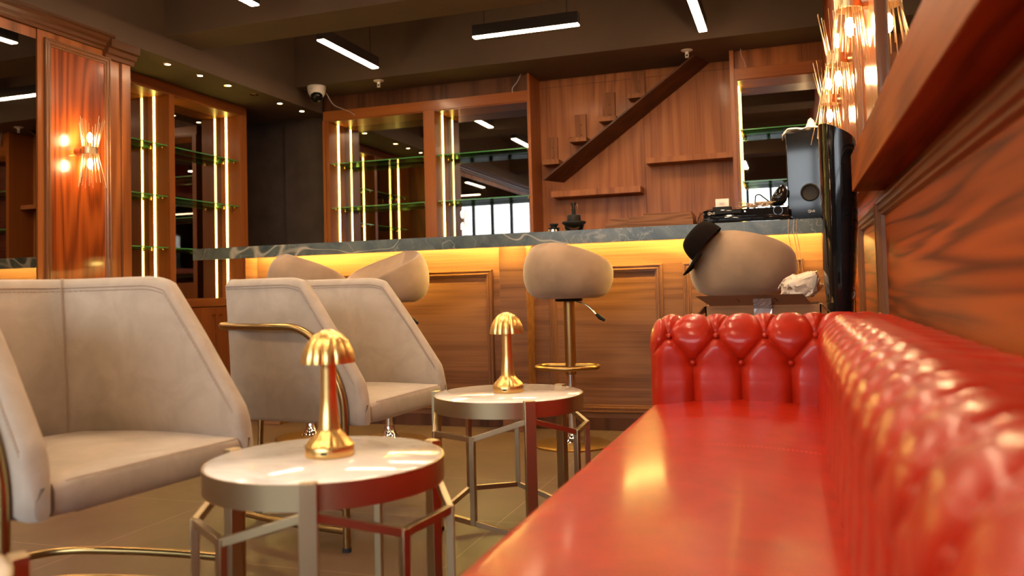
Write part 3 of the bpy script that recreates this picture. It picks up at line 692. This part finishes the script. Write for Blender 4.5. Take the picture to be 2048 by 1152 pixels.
def tufted(name, u0, u1, f, uoff, du, endr=0.0, amp=.024, PR=PR, NR=NR):
    """f(u, off, z) -> xyz"""
    n = int((u1-u0)/du); P = []
    for i in range(n+1):
        u = u0+(u1-u0)*i/n; row = []
        e = 0
        if endr and u-u0 < endr: t = (u-u0); e = endr-sqrt(max(0, endr*endr-(endr-t)**2))
        for (o_, z, s), nn in zip(PR, NR):
            h = amp*puff(u-uoff, s)*min(1, (u-u0)/.03 if endr else 1)-e*.95-.008
            o2, z2 = o_+(nn.x)*(-1)*(-h) if False else o_+nn.x*h, z+nn.y*h
            row.append(f(u, o2, z2))
        P.append(row)
    mb = MB(); V = mb.grid(P)
    if endr: mb.bm.faces.new(V[0])
    return mb.build(name, 'leather', sofa, smooth=True)
# NR points to the left of travel: travel goes up the inner face, so left = towards the sitter
XA = -.42; YA = 2.50; XB = .060
tufted('arm', XA, .235, lambda u, o_, z: (u, YA+o_, z), -.1500, .0025, endr=.055, amp=.023)
tufted('backrest', -.9, 2.62, lambda u, o_, z: (XB+o_, u, z), 2.35, .0065, amp=.020, PR=PF, NR=NF)
# buttons
bt = []
for j in range(3):
    s = S1+(j*B_ if j < 2 else B_+.230)
    for PQ, NQ, arm in ((PR, NR, True), (PF, NF, False)):
        k = min(range(len(PQ)), key=lambda i: abs(PQ[i][2]-s)); o_, z, _ = PQ[k]; nn = NQ[k]
        for i in range(-24, 6):
            if arm:
                u = -.15+(i+(.5 if j % 2 else 0))*A_
                if XA+.02 < u < .16: bt.append((Vector((u, YA+o_+nn.x*-.006, z+nn.y*-.006)), Vector((0, nn.x, nn.y)), j))
            else:
                y = 2.35+(i+(.5 if j % 2 else 0))*A_
                if -.5 < y < 2.44: bt.append((Vector((XB+o_+nn.x*-.006, y, z+nn.y*-.006)), Vector((nn.x, 0, nn.y)), j))
bme = None
for c, nn, j in bt:
    if bme is None:
        b0 = MB().lathe([(0, -.004), (.006, -.004), (.0088, 0), (.0078, .004), (.004, .0062), (0, .0068)], 16).build('button', 'leather', sofa, smooth=True); bme = b0.data
    else: b0 = bpy.data.objects.new('button', bme); COL.objects.link(b0); b0.parent = sofa
    b0.location = c; b0.rotation_euler = nn.to_track_quat('Z', 'Y').to_euler()
# seat
P = []
for i in range(41):
    y = -.9+3.44*i/40; row = []
    prof = [(-.395, .12), (-.408, .20), (-.418, .30)]+[(-.385+.045*cos(a), .405+.045*sin(a)) for a in [radians(t) for t in (180, 160, 140, 120, 105, 90)]]
    prof += [(-.385+.46*t/12, .450+.016*sin(pi*min(1, t/12))) for t in range(1, 13)]
    for x, z in prof:
        dd = abs(y-1.80); z2 = z-.004*max(0, 1-dd/.03)*(1 if z > .42 else 0)
        row.append((x, y, z2))
    P.append(row)
mb = MB(); mb.grid(P); mb.build('seat', 'leather', sofa, smooth=True)
MB().box(-.40, .06, -.9, 2.55, .06, .36).build('base', 'leather', sofa)
mb = MB()
for i in range(52):
    x = -.405+.45*i/52; z = .4502+.016*sin(pi*min(1, max(0, (x+.385)/.46)))
    mb.tube([(x, 1.80, z-.002), (x+.003, 1.80, z), (x+.0065, 1.80, z-.002)], .0013, 5)
mb.build('seat_stitching', 'redthread', sofa)
for x in (-.36, .0):
    for y in (-.8, 1.0, 2.45): MB().lathe([(0, 0), (.022, 0), (.03, .06), (0, .06)], 16, (x, y, 0)).build('foot', 'blackm', sofa, smooth=True)

# ================================================================== SIDE TABLES
def side_table(loc, a0, label):
    o = empty('side_table', loc, label, 'side table', 0, 'round marble side tables')
    R0 = .245; H = .465
    MB().lathe([(0, H-.018), (R0-.006, H-.018), (R0-.0045, H-.004), (R0-.009, H), (0, H)], 96).build('marble_top', 'wmarble', o, smooth=True)
    P = [[(r*cos(2*pi*k/96), r*sin(2*pi*k/96), z) for k in range(96)] for r, z in ((R0-.008, H-.022), (R0-.008, H-.052), (R0, H-.052), (R0, H-.0035), (R0-.0045, H-.0035), (R0-.0045, H-.022))]
    mb = MB(); mb.grid(P, wrap=True); mb.build('rim_band', 'champ', o, smooth=True)
    rp = .258
    leg_a = [a0+i*2*pi/3 for i in range(3)]
    for a in leg_a:
        mx = Matrix.Rotation(a, 4, 'Z')
        lg = MB().box(R0-.002, R0+.020, -.0165, .0165, .012, H+.002, mx).build('leg', 'champ', o, bevel=.001)
        MB().box(R0-.003, R0+.021, -.0175, .0175, 0, .012, mx).build('foot_cap', 'rubber', lg)
    posts = []
    for a in leg_a:
        for off in (40, 80):
            t = a+radians(off); posts.append(t)
            mx = Matrix.Rotation(t, 4, 'Z')
            MB().box(rp-.008, rp+.008, -.008, .008, .098, .362, mx).build('post', 'champ', o, bevel=.0008)
    def pt(t, r, z): return (r*cos(t), r*sin(t), z)
    for a in leg_a:
        t1, t2 = a+radians(40), a+radians(80); nx = a+radians(120)
        for z, zl in ((.354, .408), (.106, .055)):
            for p, q in ((pt(t1, rp, z), pt(t2, rp, z)), (pt(a, R0+.008, zl), pt(t1, rp, z)), (pt(t2, rp, z), pt(nx, R0+.008, zl))):
                MB().bar(p, q, .014, .016).build('cage_bar', 'champ', o, bevel=.0008)
    return o
side_table((-.935, 1.535, 0), radians(-66), 'round white marble side table in the foreground with brass cage frame')
side_table((-.900, 2.61, 0), radians(-57), 'round white marble side table farther back, between armchair and sofa end')
side_table((-1.114, .630, 0), radians(60), 'round white marble side table cut off at the bottom left corner')
def mushroom(loc, rz, label):
    o = empty('table_lamp', loc, label, 'table lamp', rz, 'gold mushroom table lamps')
    MB().lathe([(0, 0), (.049, 0), (.051, .002), (.051, .020), (.048, .024)], 48).build('base', 'goldb', o, smooth=True)
    MB().box(-.006, .006, -.0518, -.049, .009, .014).build('charging_port', 'blackm', o)
    MB().lathe([(.048, .0225), (.044, .030), (.034, .040), (.026, .050), (.0225, .056), (.017, .120), (.0155, .195), (0, .195)], 80, rad=lambda a, z: 1+.05*abs(sin(8*a))*max(0, min(1, (.056-z)/.03)) if z < .056 else 1).build('stem', 'goldb', o, smooth=True)
    fl = lambda a, z: 1-.085*(1-abs(sin(6*a)))**1.5*min(1, (.262-z)/.02)
    prof = [(.0, .262), (.004, .2625), (.012, .261), (.028, .253), (.042, .238), (.051, .220), (.0555, .203), (.056, .192), (.053, .192), (.050, .204), (.040, .230), (.022, .247), (0, .252)]
    MB().lathe(prof, 144, rad=fl).build('shade', 'goldb', o, smooth=True)
    return o
mushroom((-.932, 1.545, .4652), .3, 'gold mushroom table lamp with scalloped shade on the foreground marble table')
mushroom((-.902, 2.615, .4652), .1, 'gold mushroom table lamp on the farther marble table')

# ================================================================== ARMCHAIRS
def armchair():
    o = empty('armchair', (0, 0, 0), 'x', 'armchair', 0, 'taupe tub armchairs')
    wf_, wr_, dep = .253, .205, .525; ZB, ZT = .388, .862
    # plan path of the shell's inner face, from the near front (-y) round the back to the far front (+y)
    pts = fillet([(.03, -wf_, 0), (-dep, -wr_, 0), (-dep, wr_, 0), (.03, wf_, 0)], .075, 8)
    path = []
    for a, b in zip(pts, pts[1:]):
        n = max(1, int((b-a).length/.011)) if (b-a).length < .2 or abs(b.y-a.y) > .2 else 72
        for i in range(n): path.append(a.lerp(b, i/n if n != 72 else ((i/n)**1.5 if a.x > b.x else 1-(1-i/n)**1.5)))
    path.append(pts[-1])
    def top(x):
        if x < -.27: return ZT
        if x < -.20:
            t = (x+.27)/.07; return ZT-.014*t*t
        t = (x+.20)/.23
        z = (ZT-.014)-(ZT-.014-.50)*min(1, t)
        if x > .005: z -= .05*((x-.005)/.025)**2
        return z
    P = []; seam = []; nP = len(path); TH = .052
    for i, p in enumerate(path):
        t = (path[min(i+1, nP-1)]-path[max(i-1, 0)]).normalized(); nn = Vector((t.y, -t.x, 0))   # outwards
        if (nn.dot(p-Vector((-.25, 0, 0)))) < 0: nn = -nn
        x = min(p.x, .03); zt = top(x); th = TH
        e = max(0, (x-.005)/.025)
        tin = .010*e*e; tout = th-.012*e*e
        lean = lambda z: Vector((-.025*max(0, min(1, (z-.45)/.4))*max(0, min(1, (-x-.1)/.3)), 0, 0))
        sec = [(tin, ZB+.012), (tin+.006, ZB), (tout-.008, ZB), (tout, ZB+.012), (tout, .5*(ZB+zt)), (tout, zt-.022), (tout-.007, zt-.006), (tout-.02, zt), (tin+.018, zt), (tin+.007, zt-.006), (tin, zt-.022), (tin, .5*(ZB+zt))]
        row = []
        for w_, z in sec:
            q = p+nn*w_+lean(z); row.append((q.x, q.y, z))
        P.append(row)
        seam.append((p+nn*(tin-.0005)+lean(zt-.024)+Vector((0, 0, zt-.024)), p+nn*(tout+.0005)+lean(zt-.024)+Vector((0, 0, zt-.024))))
    mb = MB(); V = mb.grid(P, wrap=True); mb.bm.faces.new(V[0]); mb.bm.faces.new(V[-1][::-1])
    sh = mb.build('shell', 'nubuck', o, smooth=True)
    for k in (0, 1): MB().tube([s_[k] for s_ in seam if s_[k].z > .515], .0016, 5).build('edge_seam', 'thread', sh)
    # stitching along the edges: short stitches
    for k in (0, 1):
        mb = MB()
        for i in range(0, len(seam)-1):
            a, b = seam[i][k], seam[i+1][k]; t = (b-a).normalized(); dz = Vector((0, 0, -.009))
            if a.z > .515 and b.z > .515 and (b-a).length > .002: mb.tube([a.lerp(b, .1)+dz, a.lerp(b, .8)+dz], .0013, 4)
        mb.build('edge_stitching', 'thread', sh)['kind'] = 'stuff'
    # vertical seams where the side panels meet the back
    for sg in (-1, 1):
        x, y = -dep+.0215, sg*(wr_-.0215); k = .7071; L = .025
        MB().tube([(x, y, .455), (x-L*.5, y, .66), (x-L+.001, y-.001*sg, ZT-.022), (x-L-.004, y+.004*sg, ZT-.004), (x-L-.014, y+.014*sg, ZT+.0008), (x-L-.030, y+.030*sg, ZT+.0008), (x-L-.036, y+.037*sg, ZT-.02), (x-L*.5-.037, y+.037*sg, .62)], .0019, 6).build('back_seam', 'thread', sh)
    # seat cushion
    P = []
    for i in range(25):
        t = i/24; y = -wf_+.003+(2*wf_-.006)*t; row = []
        e = .012*(abs(2*t-1)**6)
        prof = [(-dep+.02, ZB), (-dep+.02, .455)]+[(-dep+.02+(dep+.0)*s_/10, .459+.010*sin(pi*s_/10)) for s_ in range(1, 10)]+[(.018-e, .461), (.030-e, .455), (.036-e, .443), (.036-e, ZB+.014), (.030-e, ZB+.002), (.02-e, ZB)]
        for x, z in prof:
            k = wf_+(wr_-wf_)*min(1, max(0, -x/dep)); row.append((x, y*k/wf_, z-.5*e*(1 if z > .43 else 0)))
        P.append(row)
    mb = MB(); V = mb.grid(P); mb.bm.faces.new(V[0]); mb.bm.faces.new(V[-1][::-1]); st = mb.build('seat', 'nubuck', o, smooth=True)
    MB().tube([(.0335, -wf_+.02, .456), (.0345, 0, .457), (.0335, wf_-.02, .456)], .0014, 5).build('seat_seam', 'thread', st)
    MB().box(-.47, -.02, -.17, .17, ZB-.012, ZB-.001).build('under_frame', 'blackm', o)
    # brass frame: front legs rise into the arm tube that wraps the back
    lx, ly = -.035, .312
    loop = [(lx, -ly, .012), (lx, -ly, .50), (lx-.13, -ly-.004, .70), (-.40, -ly+.01, .70), (-.645, -.19, .70), (-.665, 0, .70)]
    loop = loop+[(x, -y, z) for x, y, z in loop[:-1]][::-1]
    MB().tube(fillet(loop, .09, 8), .0125, 14).build('arm_tube', 'brass', o, smooth=True)
    for z in (.135, .062):
        r_ = fillet([(lx, -ly, z), (-.30, -ly+.03, z), (-.58, -.20, z), (-.62, 0, z), (-.58, .20, z), (-.30, ly-.03, z), (lx, ly, z)], .14, 8)
        MB().tube(r_, .0105, 12).build('rung', 'brass', o, smooth=True)
    MB().tube([(-.62, 0, .012), (-.60, 0, ZB)], .011, 12).build('rear_leg', 'brass', o, smooth=True)
    for x, y in ((lx, -ly), (lx, ly), (-.62, 0)): MB().tube([(x, y, 0), (x, y, .013)], .0145, 14).build('foot_cap', 'rubber', o, smooth=True)
    return o
ch = armchair(); ch.location = (-1.354, 1.499, 0); ch.rotation_euler = (0, 0, -.103); ch['label'] = 'taupe nubuck tub armchair at the left edge, nearest the camera'
c2 = copy_tree(ch); c2.location = (-1.294, 2.631, 0); c2.rotation_euler = (0, 0, -.052); c2['label'] = 'taupe nubuck tub armchair behind the foreground lamp, its brass arm tube visible'

# ================================================================== BAR STOOLS
def stool(loc, rz, label, foot_rz=0, zt=0):
    """bucket opening towards local +x"""
    o = empty('bar_stool', loc, label, 'bar stool', rz, 'bucket bar stools')
    n = 64
    def top(a):   # a=0 front (+x), pi back
        b = (1-cos(a))/2
        return .805+.222*(b**.60)
    def rad(a, z):
        return .235
    P = []; DD = []
    for k in range(n):
        a = 2*pi*k/n; zt_ = top(a); H = zt_-.75; row = []
        for s_ in range(13):
            t = s_/12; zz = .75+H*t; kb = (1-cos(a))/2; z = zz
            up_ = min(1, (zz-.75)/.125); r_ = .150+.082*sqrt(1-(1-up_)**2)
            if zz > .88: q_ = (zz-.88)/(1.027-.88); r_ -= (.03+.06*kb)*(1-sqrt(max(0, 1-min(1, q_)**2)))
            row.append((r_*cos(a), r_*sin(a), z))
        th = .024; ro = hypot(row[-1][0], row[-1][1])
        row.append(((ro-.006)*cos(a), (ro-.006)*sin(a), zt_+.008)); row.append(((ro-.018)*cos(a), (ro-.018)*sin(a), zt_+.008))
        row = row[:15]; D = []
        for j in range(13):
            q = j/12; ri = (ro-.018)*(1-q); zr = zt_+.007; D.append((max(ri, .0005)*cos(a), max(ri, .0005)*sin(a), .818+(zr-.818)*(1-q)**1.9-(.004*sin(pi*min(1, q*6)) if q < .17 else 0)))
        P.append(row); DD.append(D)
    PT = [[P[k][j] for k in range(n)] for j in range(15)]
    mb = MB(); V = mb.grid(PT, wrap=True); mb.bm.faces.new(V[0][::-1]); bmesh.ops.remove_doubles(mb.bm, verts=mb.bm.verts, dist=1e-6)
    bk = mb.build('seat_shell', 'nubuck_stool', o, smooth=True)
    MB().tube([((hypot(*PT[13][k][:2])+.0005)*cos(2*pi*k/n), (hypot(*PT[13][k][:2])+.0005)*sin(2*pi*k/n), PT[13][k][2]-.003) for k in range(n)], .0016, 5, closed=True).build('rim_seam', 'thread', bk)
    mb = MB(); mb.grid([[DD[k][j] for k in range(n)] for j in range(13)], wrap=True); mb.build('seat_pad', 'nubuck_stool', o, smooth=True)
    MB().lathe([(0, .735), (.07, .735), (.07, .75), (0, .75)], 24).build('mount_plate', 'blackm', o, smooth=True)
    MB().tube([(0, 0, .36), (0, 0, .74)], .0285, 24).build('column', 'bronze', o, smooth=True)
    MB().tube([(0, 0, .02), (0, 0, .37)], .0205, 24).build('gas_lift', 'chrome', o, smooth=True)
    MB().lathe([(.0, .085), (.024, .085), (.026, .07), (.034, .05), (.045, .03), (.06, .018), (0, .018)], 28).build('bell_cover', 'chrome', o, smooth=True)
    MB().lathe([(0, .022), (.10, .020), (.185, .014), (.20, .008), (.20, 0), (0, 0)], 64).build('base_plate', 'bronze', o, smooth=True)
    f = fillet([(0, 0, .405), (-.145, 0, .405), (-.165, -.11, .405), (-.06, -.20, .405), (.06, -.20, .405), (.165, -.11, .405), (.145, 0, .405), (0, 0, .405)], .05, 6)
    fo = MB().tube(f, .0115, 12); bmesh.ops.rotate(fo.bm, cent=(0, 0, 0), matrix=Matrix.Rotation(foot_rz-rz, 3, 'Z'), verts=fo.bm.verts); fo.build('foot_ring', 'bronze', o, smooth=True)
    lv = MB().tube(fillet([(.02, 0, .738), (.10, 0, .715), (.145, 0, .665), (.155, 0, .655)], .04), .0045, 8); bmesh.ops.rotate(lv.bm, cent=(0, 0, 0), matrix=Matrix.Rotation(-.1-rz, 3, 'Z'), verts=lv.bm.verts); l_ = lv.build('lever', 'chrome', o, smooth=True)
    kn = MB().tube([(.145, 0, .668), (.165, 0, .650), (.19, 0, .635)], [.008, .012, .008], 10); bmesh.ops.rotate(kn.bm, cent=(0, 0, 0), matrix=Matrix.Rotation(-.1-rz, 3, 'Z'), verts=kn.bm.verts); kn.build('lever_knob', 'blackm', l_, smooth=True)
    return o
stool((-1.095, 4.17, 0), radians(62), 'tan bar stool standing alone, its bronze column and foot ring in full view')
stool((-2.10, 4.10, 0), radians(238), 'tan bar stool turned towards the room, showing its light inner seat', radians(0))
stool((-2.60, 4.12, 0), radians(55), 'tan bar stool half hidden behind the armchair, farthest to the left along the bar')
s4 = stool((-.210, 3.86, 0), radians(66), 'tan bar stool behind the carton with a dark cap hung on its back')
# cap hung on the last stool
o = empty('baseball_cap', (-.345, 3.69, .975), 'dark brown cap with a visor, hung on the stool behind the sofa arm', 'cap', 0)
o.rotation_euler = Matrix(((-.67, 0, -.74), (0, -1, 0), (-.74, 0, .67))).to_euler()
P = []
for i in range(11):
    t = i/10*pi/2*.97; r_ = .083*cos(t)**.45; z = .088*sin(t)
    P.append([(r_*1.12*cos(2*pi*k/28), r_*sin(2*pi*k/28), z) for k in range(28)])
mb = MB(); V = mb.grid(P, wrap=True); mb.bm.faces.new(V[-1]); q = mb.build('crown', 'capf', o, smooth=True)
MB().lathe([(0, .086), (.006, .088), (.006, .091), (0, .093)], 12).build('top_button', 'capf', q, smooth=True)
P = []
for i in range(13):
    a = radians(-62+124*i/12); e = cos((i/12-.5)*pi)
    P.append([((.088+w_*.072*e**.5)*cos(a)*1.05, (.083+w_*.02*e)*sin(a), -.006*w_-.016*w_*abs(sin(a))) for w_ in (0, .33, .66, 1)])
mb = MB(); mb.grid(P); q = mb.build('visor', 'capf', o, smooth=True); q.modifiers.new('t', 'SOLIDIFY').thickness = .004

# ================================================================== CARTON BEHIND THE SOFA
o = empty('cardboard_box', (-.107, 3.28, 0), 'open brown cardboard box standing behind the sofa arm, flap folded out', 'box')
x0, x1, y0, y1, zt = -.200, .200, -.15, .17, .722
MB().box(x0, x1, y0, y0+.005, 0, zt).box(x0, x1, y1-.005, y1, 0, zt).box(x0, x0+.005, y0, y1, 0, zt).box(x1-.005, x1, y0, y1, 0, zt).box(x0, x1, y0, y1, 0, .006).build('carton_body', 'card', o)
mb = MB(); mb.prism([(-.180, 0), (.168, 0), (.140, .062), (-.228, .062)], 0, .005, lambda u, v, d: (u, y0-.002-v*1.05-d, zt+v*.62)); fl_ = mb.build('front_flap', 'card', o)
for x in (-.075, .055): MB().prism([(x, .02), (x+.003, .02), (x-.008, .042), (x-.011, .042)], .0052, .006, lambda u, v, d: (u, y0-.002-v*1.05-d, zt+v*.62)).build('slot_mark', 'blackm', fl_)
mb = MB(); P = []
for i in range(9):
    P.append([(-.028+.062*j/6, y0-.006-(.062*(i-2)/6 if i > 2 else 0)+.003*noise.noise(Vector((i*.9, j*.9, 4))), zt-.012+(.037*(i-2)/6 if i > 2 else -.018*(2-i))+.004*noise.noise(Vector((i*1.1, j*1.3, 0)))) for j in range(7)])
mb.grid(P); mb.build('tape', 'tape', fl_, smooth=False)
for sg, lb in ((-1, 'left'), (1, 'right')):
    MB().prism([(y0, 0), (y1, 0), (y1-.02, .08), (y0+.02, .08)], 0, .005, lambda u, v, d: (sg*(.200+v*.40+d), u, zt-v*.45)).build('side_flap', 'card', o)
# bubble wrap bundle
P = []; nb = 72
for i in range(41):
    t = i/40*pi; row = []
    for k in range(nb):
        a = 2*pi*k/nb; ex = .55
        c, s_ = cos(a), sin(a); r_ = sin(t)**ex if sin(t) > 0 else 0
        x = .066*r_*(abs(c)**ex)*(1 if c > 0 else -1); y = .07*r_*(abs(s_)**ex)*(1 if s_ > 0 else -1); z = -.046*(abs(cos(t))**ex)*(1 if cos(t) > 0 else -1)
        nz = .020*noise.noise(Vector((x*30, y*30, z*30+3)))+.012*noise.noise(Vector((x*75, y*75, z*75))); row.append((x+nz, y+nz, z+nz*.8+x*.10))
    P.append(row)
mb = MB(); mb.grid(P, wrap=True); bw = mb.build('bubble_wrap', 'bubble', merge=True, smooth=True); bw.location = (.028, 3.385, .785)
tag(bw, 'crumpled bundle of bubble wrap on top of the cardboard box', 'bubble wrap')
mushroom((.020, 3.205, .4762), .2, 'gold mushroom lamp packed inside the cardboard box, only its dome showing')
pk = tag(MB().box(-.06, .08, 3.14, 3.32, .01, .476).build('packing_foam', 'bubble', bevel=.01), 'block of packing material inside the cardboard box', 'packing')
